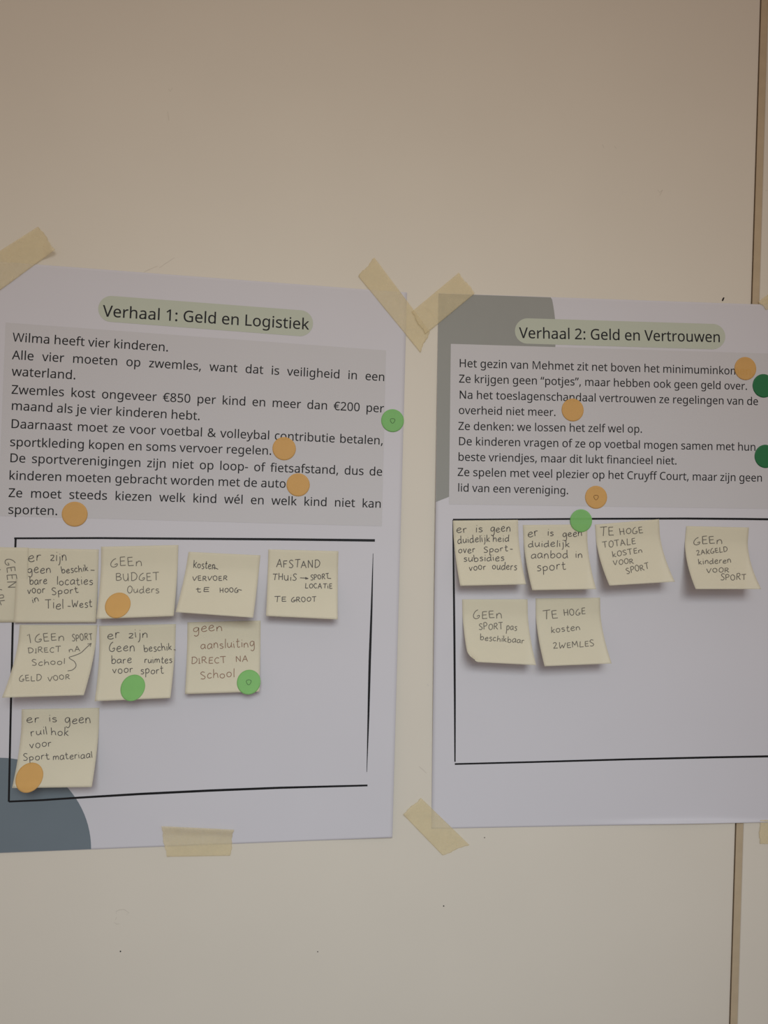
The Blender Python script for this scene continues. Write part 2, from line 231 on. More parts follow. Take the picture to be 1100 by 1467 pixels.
GLYPHS = r'''{" ":[209,[]],"&":[587,[[244,581,271,580,296,575,318,567,337,555,353,541,366,524,375,505,381,483,383,458,379,426,368,397,350,372,326,349,299,328,268,308,423,159,457,216,479,286,550,286,518,191,504,163,487,137,468,114,585,0,490,0,420,67,366,28,303,2,223,-8,188,-6,156,0,127,10,102,24,81,42,65,63,52,89,45,117,43,149,44,175,49,199,57,220,69,239,83,256,100,273,166,318,133,358,107,403,96,456,98,481,104,504,114,524,127,541,144,555,165,567,188,575,215,580],[209,273,159,239,128,201,121,186,118,170,116,152,120,124,129,101,146,81,168,66,194,57,225,55,258,56,287,62,314,71,375,111],[241,524,220,522,202,516,186,506,175,493,168,476,165,457,167,438,172,421,180,404,225,350,253,368,276,385,292,401,304,419,310,437,313,458,311,476,304,492,294,505,279,515,262,522]]],",":[215,[[154,84,136,23,111,-42,85,-103,33,-103,49,-38,63,31,73,93,148,93]]],"-":[258,[[32,184,32,246,226,246,226,184]]],".":[215,[[58,43,59,61,64,75,72,85,82,92,94,96,107,97,120,96,132,92,142,85,151,75,156,61,157,43,156,26,151,12,142,2,132,-6,120,-10,107,-11,94,-10,82,-6,72,2,64,12,59,26]]],"0":[459,[[419,287,409,163,401,128,390,97,376,70,359,47,339,27,316,12,290,1,261,-6,229,-8,188,-4,153,8,122,27,97,54,76,88,60,129,51,163,44,201,41,243,39,287,40,332,44,373,50,411,58,446,73,486,93,520,119,547,149,566,186,578,229,581,269,578,304,566,335,547,361,520,382,486,399,446,408,411,414,373,418,332],[110,287,111,238,115,194,121,156,131,125,143,98,159,78,178,64,202,55,229,52,256,55,279,64,298,78,314,98,326,124,336,156,343,194,347,238,348,287,347,336,343,380,336,417,326,449,314,475,298,495,279,510,256,518,229,521,202,518,178,510,159,495,143,475,131,449,121,417,115,380,111,336]]],"1":[459,[[285,0,216,0,216,400,216,439,217,470,219,499,196,477,169,455,108,405,71,452,226,573,285,573]]],"2":[459,[[417,0,38,0,38,59,188,210,261,287,306,353,315,376,320,399,322,424,318,453,309,477,294,496,273,510,249,518,221,520,194,519,169,514,147,506,83,466,45,513,94,548,153,572,221,581,255,579,285,572,313,562,336,548,356,531,372,510,384,485,391,458,394,428,392,399,386,371,375,344,361,318,344,292,324,267,247,185,128,67,128,64,417,64]]],"5":[459,[[221,351,258,349,292,342,322,331,349,316,371,297,389,274,402,247,410,217,413,183,410,145,402,111,387,81,368,54,343,32,314,15,280,2,242,-5,199,-8,116,0,51,23,51,90,121,62,200,52,227,54,252,58,274,65,293,76,310,89,323,106,333,126,339,149,341,176,337,210,325,239,306,262,279,279,243,289,197,292,146,288,99,280,64,302,86,573,373,573,373,508,146,508,132,342,169,348]]],"8":[459,[[229,581,261,579,291,574,318,565,341,553,362,538,378,519,390,497,398,472,400,443,399,421,394,401,385,383,346,338,291,303,355,265,373,250,389,234,401,216,411,196,417,173,419,148,416,118,408,90,395,65,378,44,356,26,330,11,300,1,267,-6,231,-8,192,-6,157,0,126,10,100,24,78,42,61,63,49,87,42,115,39,146,41,171,47,194,56,214,68,232,82,249,99,264,158,299,107,336,71,383,64,401,59,422,58,444,60,472,68,497,80,518,97,537,117,552,141,565,168,573,197,579],[108,145,112,119,121,96,138,76,161,60,192,51,229,48,265,51,295,60,319,76,336,96,346,120,350,148,348,166,343,182,335,197,293,235,229,265,217,270,157,237,121,197,114,182,110,164],[228,524,200,521,176,514,155,502,139,486,130,466,127,441,128,422,133,406,141,391,179,357,232,330,282,357,317,392,325,406,329,423,330,441,327,466,318,486,302,502,282,514,257,521]]],":":[215,[[58,43,59,61,64,75,72,85,82,92,94,96,107,97,120,96,132,92,142,85,151,75,156,61,157,43,156,26,151,12,142,2,132,-6,120,-10,107,-11,94,-10,82,-6,72,2,64,12,59,26],[58,387,59,405,64,419,72,429,82,436,94,440,107,441,120,440,132,436,142,429,151,419,156,405,157,387,156,369,151,355,142,345,132,338,120,333,107,332,94,333,82,338,72,345,64,355,59,369]]],"A":[512,[[437,0,368,177,141,177,73,0,0,0,224,575,289,575,512,0],[282,415,274,438,263,473,255,500,247,468,238,438,230,415,165,241,346,241]]],"C":[507,[[323,517,294,516,266,510,241,502,217,490,196,474,178,456,162,434,149,410,139,383,131,353,127,321,125,286,128,241,135,200,147,164,164,132,186,105,213,83,244,68,281,58,322,55,394,62,460,78,460,15,393,-2,312,-8,270,-6,232,1,197,12,166,28,130,56,101,90,78,131,65,165,56,203,51,244,49,287,51,329,57,369,67,406,81,440,99,471,120,499,145,523,174,543,206,559,242,571,281,578,324,581,409,572,482,547,453,486,394,508]]],"D":[585,[[536,292,534,246,528,203,516,165,501,131,481,100,457,74,430,51,399,33,364,18,325,8,283,2,237,0,78,0,78,573,254,573,296,571,335,565,371,555,404,540,443,516,476,484,502,446,517,413,528,377,534,336],[460,289,457,337,449,379,435,415,416,444,391,469,361,487,327,500,287,508,244,511,150,511,150,62,228,62,282,65,329,76,369,94,402,119,428,151,446,190,457,236]]],"G":[584,[[326,302,524,302,524,22,431,-1,323,-8,280,-6,241,1,205,12,173,28,136,55,105,89,81,130,67,164,57,202,51,243,49,286,51,330,58,370,69,407,84,442,104,473,127,500,154,524,186,544,220,560,259,571,300,578,346,581,437,572,516,547,489,484,421,508,342,517,298,514,259,505,225,489,195,468,170,441,150,409,136,373,127,332,124,286,127,243,134,202,146,166,164,133,187,106,216,84,251,68,292,58,340,55,404,59,452,68,452,238,326,238]]],"H":[594,[[516,0,443,0,443,267,150,267,150,0,78,0,78,573,150,573,150,330,443,330,443,573,516,573]]],"L":[420,[[78,0,78,573,150,573,150,64,400,64,400,0]]],"M":[727,[[330,0,142,502,139,502,142,461,144,407,144,347,144,0,78,0,78,573,184,573,361,103,364,103,544,573,650,573,650,0,578,0,578,352,579,408,581,460,584,501,581,501,390,0]]],"N":[609,[[532,0,447,0,141,476,138,476,141,432,143,378,144,320,144,0,78,0,78,573,161,573,467,99,470,99,468,137,466,193,464,249,464,573,532,573]]],"V":[481,[[481,573,277,0,204,0,0,573,75,573,204,205,220,160,231,119,241,80,250,119,262,161,277,207,405,573]]],"W":[746,[[735,573,583,0,510,0,399,375,389,410,380,443,373,471,370,488,367,471,361,443,352,409,342,373,234,0,161,0,10,573,85,573,174,223,183,186,190,151,196,118,201,87,206,119,213,154,222,191,232,227,333,573,407,573,512,225,523,187,532,151,538,117,544,87,550,129,560,175,572,224,660,573]]],"Z":[459,[[427,0,30,0,30,55,332,508,40,508,40,573,419,573,419,518,118,64,427,64]]],"a":[450,[[231,437,279,433,318,422,347,403,368,375,381,338,385,293,385,0,334,0,320,61,317,61,279,22,234,-1,172,-8,148,-7,124,-2,103,6,84,16,68,30,55,48,45,68,39,92,37,119,43,159,59,192,87,219,116,234,152,245,194,253,243,257,316,259,316,285,313,317,306,342,293,359,275,371,253,378,227,380,163,370,106,347,84,400,151,426],[252,208,204,203,167,195,141,182,124,165,113,144,110,119,112,97,120,79,132,66,148,56,167,51,188,49,223,52,253,62,279,79,299,103,311,134,315,172,315,210]]],"b":[493,[[139,461,138,410,135,373,139,373,153,390,169,405,189,419,213,429,240,435,272,437,310,434,344,423,374,406,401,381,422,350,437,312,446,267,449,215,447,168,439,127,427,91,410,61,390,36,365,17,337,3,306,-5,272,-8,240,-6,213,0,189,10,169,24,153,38,139,55,133,55,119,0,68,0,68,609,139,609],[260,379,231,377,207,371,188,361,172,348,159,330,150,308,144,282,140,252,139,217,139,214,142,165,150,125,165,93,187,69,219,55,261,51,297,55,325,69,348,93,363,126,373,166,376,216,373,265,363,306,348,338,325,360,296,374]]],"c":[385,[[241,-8,204,-5,170,2,139,15,112,34,88,58,69,87,55,123,47,165,44,213,47,262,56,305,71,342,90,372,114,396,142,415,174,428,208,435,245,438,309,431,358,415,337,356,292,370,244,376,217,374,193,368,172,358,155,343,141,325,131,303,123,277,119,247,117,213,119,181,123,152,131,126,141,104,155,86,172,71,191,61,214,55,240,53,302,60,351,78,351,15,304,-2]]],"d":[493,[[221,-8,171,-2,128,17,92,48,71,79,56,117,47,162,44,214,47,266,56,311,71,350,93,381,119,406,149,424,183,434,221,438,280,429,323,407,354,374,359,374,356,405,354,438,354,609,425,609,425,0,368,0,358,58,354,58,323,24,279,1],[232,51,273,55,305,67,328,88,343,117,352,154,355,200,355,213,352,263,343,304,329,336,306,360,274,375,231,379,196,374,168,359,146,334,130,300,120,260,117,213,120,165,130,125,146,93,168,69,197,55]]],"e":[452,[[234,438,269,435,301,427,329,414,354,396,374,373,390,346,402,315,409,281,411,244,411,201,117,201,122,157,134,119,154,90,181,69,215,56,254,52,327,60,392,82,392,20,327,-1,251,-8,212,-5,176,3,143,17,114,36,90,61,70,91,56,126,47,167,44,212,47,257,55,297,68,333,86,364,108,390,134,411,164,426,198,435],[233,380,202,377,175,366,154,348,137,323,125,293,119,257,338,257,336,281,333,302,326,322,318,338,306,353,292,364,276,373,256,378]]],"f":[276,[[266,375,158,375,158,0,87,0,87,375,12,375,12,408,87,432,87,457,89,492,95,522,104,547,116,568,132,585,152,597,174,606,199,612,227,613,274,609,310,599,292,544,262,552,228,556,206,553,189,545,175,532,166,513,160,489,158,458,158,430,266,430]]],"g":[493,[[221,438,248,436,273,431,297,422,319,409,338,393,355,373,359,373,369,430,425,430,425,-7,423,-46,416,-80,404,-109,388,-135,367,-155,341,-172,310,-183,274,-190,233,-192,147,-186,78,-165,78,-100,149,-125,237,-134,271,-130,300,-119,324,-101,341,-77,352,-48,355,-13,355,4,356,32,358,57,354,57,338,37,320,21,299,8,275,-1,250,-6,221,-8,182,-4,147,7,117,25,91,51,70,83,56,121,47,164,44,214,47,263,56,306,70,344,91,377,117,404,147,423,181,434],[230,379,207,376,187,370,169,359,153,344,140,326,130,303,123,277,119,247,117,213,120,165,130,124,146,92,169,68,197,54,232,50,288,58,303,65,315,74,326,85,349,131,356,197,356,214,355,251,350,282,343,309,332,331,319,348,302,362,281,371,257,377]]],"h":[496,[[139,431,138,399,135,370,140,370,174,407,221,429,273,437,306,435,335,430,360,421,382,408,399,391,413,370,423,344,429,314,431,280,431,0,361,0,361,275,358,307,351,333,338,353,319,367,295,376,265,379,235,377,210,370,189,360,173,347,160,329,150,308,144,283,140,254,139,222,139,0,68,0,68,609,139,609]]],"i":[207,[[139,430,139,0,68,0,68,430],[104,591,133,580,140,572,144,560,145,546,144,532,140,521,133,512,104,501,93,502,83,506,75,512,68,521,64,532,63,546,64,560,68,572,75,580,83,586,93,590]]],"j":[207,[[18,-192,-18,-190,-44,-183,-44,-126,-19,-132,9,-134,25,-132,39,-128,51,-120,61,-108,66,-90,68,-67,68,430,139,430,139,-64,137,-90,133,-113,126,-133,116,-151,103,-166,87,-177,67,-186,44,-191],[63,546,64,560,68,572,75,580,83,586,93,590,104,591,133,580,140,572,144,560,145,546,144,532,140,521,133,512,104,501,93,502,83,506,75,512,68,521,64,532]]],"k":[428,[[138,291,137,257,135,221,138,221,152,240,172,264,189,285,326,430,409,430,235,246,421,0,336,0,187,200,138,158,138,0,68,0,68,609,138,609]]],"l":[207,[[139,0,68,0,68,609,139,609]]],"m":[750,[[540,438,584,434,621,421,649,401,669,371,681,330,685,280,685,0,615,0,615,277,613,308,606,333,594,353,577,367,555,376,528,379,490,374,460,362,438,342,423,315,414,280,411,237,411,0,342,0,342,277,332,333,325,347,315,359,303,367,289,374,272,377,253,379,227,377,204,370,185,360,170,347,158,329,150,308,144,283,140,255,139,223,139,0,68,0,68,430,125,430,136,371,140,371,173,409,217,431,266,438,298,436,325,430,349,420,369,406,386,388,398,366,402,366,418,388,438,406,461,420,486,430,512,436]]],"n":[496,[[275,438,322,434,361,421,391,401,413,371,426,330,431,280,431,0,361,0,361,275,358,307,351,333,338,353,319,367,295,376,265,379,222,374,189,361,166,338,151,308,142,269,139,223,139,0,68,0,68,430,125,430,136,371,140,371,175,409,222,431]]],"o":[485,[[442,216,440,181,436,150,428,121,417,95,404,71,388,51,369,33,348,18,324,7,299,-1,271,-6,241,-8,214,-6,188,-1,163,7,140,18,119,33,100,51,84,71,70,95,59,121,51,150,46,181,44,216,47,261,55,301,68,336,87,367,110,392,137,412,169,426,204,435,244,438,281,435,316,426,347,412,374,392,398,367,417,336,431,301,439,261],[117,216,119,184,123,154,130,128,141,105,155,86,172,71,192,59,216,53,243,51,270,53,294,59,314,71,331,86,345,105,356,128,363,154,367,184,369,216,367,248,363,277,355,303,345,325,331,344,314,359,294,370,270,376,242,379,202,374,171,359,147,335,130,303,120,263]]],"p":[493,[[273,438,322,432,365,413,401,383,422,351,437,313,446,268,449,216,447,170,439,129,427,93,410,62,390,37,365,17,337,3,306,-5,272,-8,213,1,170,24,139,55,134,55,137,20,139,-16,139,-192,68,-192,68,430,126,430,136,371,139,371,170,405,213,429],[260,379,233,377,210,371,190,362,174,349,161,333,152,313,145,289,141,261,139,229,139,216,140,182,144,152,150,126,159,103,172,85,188,70,208,59,233,53,261,51,286,53,308,60,326,72,341,88,354,108,364,131,371,157,375,186,376,217,373,262,363,302,348,334,325,359,296,374]]],"r":[331,[[269,438,295,437,319,433,310,368,287,372,264,374,217,363,176,334,149,289,139,229,139,0,68,0,68,430,126,430,134,351,137,351,170,395,214,426,231,433,249,437]]],"s":[384,[[348,119,346,92,339,69,327,49,311,32,292,18,268,6,241,-2,210,-6,176,-8,99,-1,42,19,42,83,104,60,178,49,211,51,236,57,256,66,269,79,277,94,280,112,271,141,239,167,174,196,103,228,84,239,69,252,57,266,48,283,43,302,41,324,46,358,61,386,85,408,118,425,157,435,202,438,275,430,339,409,315,353,258,372,197,380,171,379,149,374,131,366,118,356,111,343,108,328,119,298,154,274,219,246,289,215,306,203,321,191,333,176,341,159,346,140]]],"t":[289,[[212,50,245,53,272,59,272,5,240,-4,200,-8,178,-7,157,-3,138,4,120,13,104,27,91,44,82,66,76,93,74,125,74,375,13,375,13,409,75,437,103,528,144,528,144,430,269,430,269,375,144,375,144,127,146,103,153,83,163,69,177,58,193,52]]],"u":[496,[[427,430,427,0,370,0,359,57,356,57,321,20,273,-1,220,-8,187,-6,159,-1,134,8,112,21,95,38,81,59,71,85,65,114,63,148,63,430,135,430,135,153,137,122,145,96,158,76,176,62,200,53,230,51,260,53,285,59,306,69,323,82,336,100,345,121,352,146,356,175,357,206,357,430]]],"v":[407,[[163,0,0,430,75,430,167,176,180,137,193,96,201,63,204,63,214,96,227,138,241,176,332,430,407,430,244,0]]],"w":[630,[[346,243,336,276,328,308,321,335,316,357,313,357,308,335,302,307,294,275,284,242,207,1,127,1,9,431,82,431,141,201,153,154,163,109,169,73,172,73,178,97,185,128,193,160,201,188,277,431,354,431,428,188,440,149,451,109,457,74,460,74,466,108,477,153,489,201,549,431,621,431,502,1,419,1]]],"y":[409,[[1,430,76,430,169,185,184,144,196,105,205,68,209,68,224,121,245,186,333,430,409,430,224,-59,188,-130,173,-148,157,-164,138,-176,117,-185,94,-191,67,-192,34,-190,9,-186,9,-130,30,-133,56,-135,99,-126,130,-99,152,-59,174,-2]]],"z":[377,[[346,0,31,0,31,47,262,375,45,375,45,430,340,430,340,377,112,55,346,55]]],"é":[452,[[234,438,269,435,301,427,329,414,354,396,374,373,390,346,402,315,409,281,411,244,411,201,117,201,122,157,134,119,154,90,181,69,215,56,254,52,327,60,392,82,392,20,327,-1,251,-8,212,-5,176,3,143,17,114,36,90,61,70,91,56,126,47,167,44,212,47,257,55,297,68,333,86,364,108,390,134,411,164,426,198,435],[233,380,202,377,175,366,154,348,137,323,125,293,119,257,338,257,336,281,333,302,326,322,318,338,306,353,292,364,276,373,256,378],[347,606,326,579,296,546,263,513,233,486,186,486,186,496,212,532,240,575,262,614,347,614]]],"“":[288,[[278,573,263,507,249,438,238,376,162,376,156,385,175,445,200,511,226,573],[130,573,115,507,100,438,90,376,14,376,10,385,28,445,53,511,79,573]]],"”":[288,[[278,564,260,503,235,437,209,376,156,376,172,441,186,510,197,573,273,573],[130,564,111,503,87,437,61,376,10,376,21,424,32,476,41,527,49,573,124,573]]],"€":[459,[[305,580,380,571,448,543,419,485,366,508,305,518,250,509,206,480,174,432,153,365,349,365,349,313,148,313,147,298,147,282,147,267,148,249,325,249,325,197,154,197,162,169,171,143,184,120,198,101,216,84,236,71,258,62,284,56,311,55,374,62,431,80,431,18,376,0,307,-8,266,-5,229,3,196,17,168,36,143,59,123,88,106,120,92,157,83,197,18,197,18,249,76,249,75,265,75,282,76,300,76,313,18,313,18,365,82,365,91,407,104,445,120,479,141,508,166,533,195,553,228,568,264,577]]]}'''

# ------------------------------------------------------------------ the wall plane
def wall(px, py):
    """the point of the wall seen at a pixel of the photograph (x right, z up from the lens)"""
    v = ROT @ Vector((px - W_PX / 2, -(py - H_PX / 2), -FOC))
    return (v.x / -v.z * DIST, v.y / -v.z * DIST)


ROT_T = ROT.transposed()


def pix(X, Z, h=0.0):
    v = ROT_T @ Vector((X, Z, -(DIST - h)))
    return (v.x / -v.z * FOC + W_PX / 2, -v.y / -v.z * FOC + H_PX / 2)


def rise(X, Z, h):
    """raise a point of the wall by h towards the room"""
    k = h / DIST
    return Vector((X * (1 - k), -h, Z * (1 - k) + EYE))


def smooth(t):
    t = max(0.0, min(1.0, t))
    return t * t * (3 - 2 * t)


# ------------------------------------------------------------------ materials
def srgb(r, g, b):
    f = lambda c: (c / 255 / 12.92) if c / 255 <= 0.04045 else ((c / 255 + 0.055) / 1.055) ** 2.4
    return (f(r), f(g), f(b), 1.0)


def mat(name, rgb, rough=0.7, noise=0.0, nscale=40.0, bump=0.0, bscale=300.0, clear=0.0, spec=0.3, clearvar=0.0, tint=None):
    m = bpy.data.materials.new(name)
    m.use_nodes = True
    nt = m.node_tree
    N, L = nt.nodes, nt.links
    b = N['Principled BSDF']
    out = N['Material Output']
    c = srgb(*rgb)
    b.inputs['Base Color'].default_value = c
    b.inputs['Roughness'].default_value = rough
    b.inputs['Specular IOR Level'].default_value = spec
    tc = N.new('ShaderNodeTexCoord')
    if noise:
        n = N.new('ShaderNodeTexNoise')
        n.inputs['Scale'].default_value = nscale
        n.inputs['Detail'].default_value = 5
        L.new(tc.outputs['Object'], n.inputs['Vector'])
        r = N.new('ShaderNodeMapRange')
        r.inputs['From Min'].default_value = 0.3
        r.inputs['From Max'].default_value = 0.7
        r.inputs['To Min'].default_value = 1 - noise
        r.inputs['To Max'].default_value = 1 + noise
        L.new(n.outputs['Fac'], r.inputs['Value'])
        mx = N.new('ShaderNodeVectorMath')
        mx.operation = 'SCALE'
        mx.inputs[0].default_value = c[:3]
        L.new(r.outputs['Result'], mx.inputs['Scale'])
        L.new(mx.outputs['Vector'], b.inputs['Base Color'])
    if bump:
        n2 = N.new('ShaderNodeTexNoise')
        n2.inputs['Scale'].default_value = bscale
        n2.inputs['Detail'].default_value = 3
        L.new(tc.outputs['Object'], n2.inputs['Vector'])
        bp = N.new('ShaderNodeBump')
        bp.inputs['Strength'].default_value = bump
        bp.inputs['Distance'].default_value = 0.001
        L.new(n2.outputs['Fac'], bp.inputs['Height'])
        L.new(bp.outputs['Normal'], b.inputs['Normal'])
    if clear:
        t = N.new('ShaderNodeBsdfTransparent')
        if tint:
            t.inputs[0].default_value = tint + (1.0,)
        ms = N.new('ShaderNodeMixShader')
        ms.inputs[0].default_value = clear
        if clearvar:
            n3 = N.new('ShaderNodeTexNoise')
            n3.inputs['Scale'].default_value = 120
            n3.inputs['Detail'].default_value = 4
            L.new(tc.outputs['Object'], n3.inputs['Vector'])
            r3 = N.new('ShaderNodeMapRange')
            r3.inputs['From Min'].default_value = 0.3
            r3.inputs['From Max'].default_value = 0.7
            r3.inputs['To Min'].default_value = clear - clearvar
            r3.inputs['To Max'].default_value = clear + clearvar
            L.new(n3.outputs['Fac'], r3.inputs['Value'])
            L.new(r3.outputs['Result'], ms.inputs[0])
        L.new(b.outputs[0], ms.inputs[1])
        L.new(t.outputs[0], ms.inputs[2])
        L.new(ms.outputs[0], out.inputs['Surface'])
    return m


M = {k: mat(k, *v[0], **v[1]) for k, v in MATS.items()}


# ------------------------------------------------------------------ mesh helpers
class MB:
    def __init__(self):
        self.v, self.f = [], []

    def add(self, pts, faces):
        o = len(self.v)
        self.v += [Vector(p) for p in pts]
        self.f += [tuple(i + o for i in f) for f in faces]

    def sheet(self, fn, nu, nv, thick=0.0):
        """a grid fn(u, v, depth); with a thickness it gets a back and a rim"""
        R = [fn(i / nu, j / nv, 0.0) for j in range(nv + 1) for i in range(nu + 1)]
        F = []
        w = nu + 1
        for j in range(nv):
            for i in range(nu):
                a = j * w + i
                F.append((a, a + w, a + w + 1, a + 1))
        if thick:
            n = len(R)
            R += [fn(i / nu, j / nv, -thick) for j in range(nv + 1) for i in range(nu + 1)]
            F += [(a + n, d + n, c + n, b + n) for a, b, c, d in F]
            ring = ([i for i in range(w)] + [j * w + nu for j in range(1, nv + 1)]
                    + [nv * w + i for i in range(nu - 1, -1, -1)] + [j * w for j in range(nv - 1, 0, -1)])
            for k in range(len(ring)):
                a, b = ring[k], ring[(k + 1) % len(ring)]
                F.append((a, b, b + n, a + n))
        self.add(R, F)

    def box(self, x0, x1, y0, y1, z0, z1):
        p = [(x, y, z) for z in (z0, z1) for y in (y0, y1) for x in (x0, x1)]
        self.add(p, [(0, 2, 3, 1), (4, 5, 7, 6), (0, 1, 5, 4), (2, 6, 7, 3), (0, 4, 6, 2), (1, 3, 7, 5)])

    def prism(self, outline, z0, z1):
        """an (x, y) outline extruded along z"""
        n = len(outline)
        p = [(x, y, z0) for x, y in outline] + [(x, y, z1) for x, y in outline]
        f = [(i, (i + 1) % n, (i + 1) % n + n, i + n) for i in range(n)]
        f += [tuple(range(n - 1, -1, -1)), tuple(range(n, 2 * n))]
        self.add(p, f)

    def disc(self, fn, rings, segs, thick=0.0):
        """a disc fn(r, angle, depth)"""
        R = [fn(0, 0, 0.0)]
        for k in range(1, rings + 1):
            R += [fn(k / rings, 2 * math.pi * s / segs, 0.0) for s in range(segs)]
        F = [(0, 1 + s, 1 + (s + 1) % segs) for s in range(segs)]
        for k in range(1, rings):
            a, b = 1 + (k - 1) * segs, 1 + k * segs
            F += [(a + s, b + s, b + (s + 1) % segs, a + (s + 1) % segs) for s in range(segs)]
        if thick:
            a, b = 1 + (rings - 1) * segs, len(R)
            R += [fn(1, 2 * math.pi * s / segs, -thick) for s in range(segs)]
            F += [(a + s, b + s, b + (s + 1) % segs, a + (s + 1) % segs) for s in range(segs)]
        self.add(R, F)

    def ribbon(self, pts, widths, fn):
        """a flat stroke in the photograph's pixels, laid on a surface by fn(px, py)"""
        n = len(pts)
        if n < 2:
            return
        P, F = [], []
        for i, (x, y) in enumerate(pts):
            x0, y0 = pts[max(0, i - 1)]
            x1, y1 = pts[min(n - 1, i + 1)]
            dx, dy = x1 - x0, y1 - y0
            l = math.hypot(dx, dy) or 1.0
            w = widths(i / (n - 1)) / 2
            nx, ny = -dy / l * w, dx / l * w
            P += [fn(x + nx, y + ny), fn(x - nx, y - ny)]
        for i in range(n - 1):
            F.append((2 * i, 2 * i + 1, 2 * i + 3, 2 * i + 2))
        self.add(P, F)

    def build(self, name, m, parent=None, smooth_shade=False):
        lo = [min(v[k] for v in self.v) for k in range(3)]
        hi = [max(v[k] for v in self.v) for k in range(3)]
        org = Vector(((lo[0] + hi[0]) / 2, hi[1], lo[2]))
        me = bpy.data.meshes.new(name)
        me.from_pydata([v - org for v in self.v], [], self.f)
        bm = bmesh.new()
        bm.from_mesh(me)
        bmesh.ops.dissolve_degenerate(bm, dist=1e-7, edges=bm.edges)
        bmesh.ops.recalc_face_normals(bm, faces=bm.faces)
        bm.to_mesh(me)
        bm.free()
        if smooth_shade:
            for p in me.polygons:
                p.use_smooth = True
        me.materials.append(m)
        o = bpy.data.objects.new(name, me)
        COL.objects.link(o)
        o['org'] = list(org)
        if parent is not None:
            o.parent = parent
            o.location = org - Vector(parent['org'])
        else:
            o.location = org
        return o


def tag(o, label, cat, group=None):
    o['label'] = label
    o['category'] = cat
    if group:
        o['group'] = group
    return o


def structure(o):
    o['kind'] = 'structure'
    return o


# ------------------------------------------------------------------ the wall: two panels, a tan strip between them
Z0, Z1 = EYE - 1.5, EYE + 1.0
gap_x = wall(1067.6, 733)[0]            # left side of the dark gap
tan_x = wall(1069.4, 733)[0]
rgt_x = wall(1078.9, 733)[0]
b = MB()
r = 0.0045
arc = [(gap_x - r + r * math.sin(a), r - r * math.cos(a)) for a in [math.pi / 2 * k / 6 for k in range(7)]]
b.prism([(-2.0, 0.0)] + [(x, y * 0.4) for x, y in arc] + [(gap_x, 0.02), (-2.0, 0.02)], Z0, Z1)
wall_left = structure(b.build('wall_left', M['wall']))
b = MB()
r = 0.0012
arc = [(rgt_x + r - r * math.cos(a), r - r * math.sin(a)) for a in [math.pi / 2 * k / 4 for k in range(5)]]
b.prism([(rgt_x, 0.02)] + arc + [(2.0, 0.0), (2.0, 0.02)], Z0, Z1)
wall_right = structure(b.build('wall_right', M['wall']))
b = MB()
b.box(tan_x, rgt_x + 0.0002, 0.0012, 0.02, Z0, Z1)
structure(b.build('trim_1', M['tan']))
b = MB()
b.box(gap_x - 0.05, rgt_x + 0.05, 0.0201, 0.03, Z0, Z1)
structure(b.build('wall_back', M['dark']))
b = MB()
b.box(-2.0, 2.0, -3.6, 0.05, Z0 - 0.05, Z0)
structure(b.build('floor', M['floor']))


def on_wall(off):
    return lambda x, y: rise(*wall(x, y), off)


for x, y, rr in ((172.5, 1363, 1.1), (635.5, 1298, 1.0), (455, 1363.5, 0.8), (694, 1200, 0.8)):
    b = MB()
    fw = on_wall(0.0001)
    b.disc(lambda k, a, d: fw(x + rr * k * math.cos(a), y + rr * k * math.sin(a)), 1, 12)
    b.build('pin_hole', M['speck'], wall_left)
b = MB()
b.ribbon([(1034.6, 431.2), (1035.5, 429), (1037, 426)], lambda t: 2.4 - 1.2 * abs(t - .5), on_wall(0.0002))
b.build('ink_mark', M['speck'], wall_left)
SCUFFS = [[(167, 1309), (166, 1306), (171, 1303.5), (178, 1303), (185, 1308), (181, 1310)], [(167, 1314), (165, 1318)], [(163.5, 1321.5), (167, 1324), (171, 1323.5)],
          [(206, 390), (214, 386), (226, 381)], [(228, 384), (238, 377), (250, 369)], [(241, 127), (244, 131), (247, 126)], [(240, 160), (242, 173)],
          [(942, 272), (945, 276), (949, 272), (945, 280)], [(863, 207), (865, 212)], [(880, 209), (883, 213)],
          [(1096, 273), (1100, 273)], [(600, 1098), (606, 1103), (611, 1108)], [(612, 980), (614, 983)]]
for s in SCUFFS:
    b = MB()
    b.ribbon(s, lambda t: 1.5 - 1.0 * abs(t - .5), on_wall(0.0001))
    b.build('scuff', M['scuff'], wall_left if s[0][0] < 1090 else wall_right)


# ------------------------------------------------------------------ printed lettering
GLYPH = json.loads(GLYPHS)
_cache = {}


def glyph_mesh(ch):
    """triangles of one printed character, units of 1/802 em"""
    if ch not in _cache:
        cu = bpy.data.curves.new('glyph', 'CURVE')
        cu.dimensions = '2D'
        cu.fill_mode = 'BOTH'
        cu.offset = 0.0 if ch in 'MW' else 4.5
        for poly in GLYPH[ch][1]:
            n = len(poly) // 2
            sp = cu.splines.new('POLY')
            sp.points.add(n - 1)
            for i in range(n):
                sp.points[i].co = (poly[2 * i], poly[2 * i + 1], 0, 1)
            sp.use_cyclic_u = True
        o = bpy.data.objects.new('glyph', cu)
        COL.objects.link(o)
        me = o.to_mesh()
        z = max((v.co.z for v in me.vertices), default=0)
        _cache[ch] = ([(v.co.x, v.co.y) for v in me.vertices], [tuple(p.vertices) for p in me.polygons])
        o.to_mesh_clear()
        bpy.data.objects.remove(o)
        bpy.data.curves.remove(cu)
    return _cache[ch]


def text_width(s):
    return sum(GLYPH[c][0] for c in s)


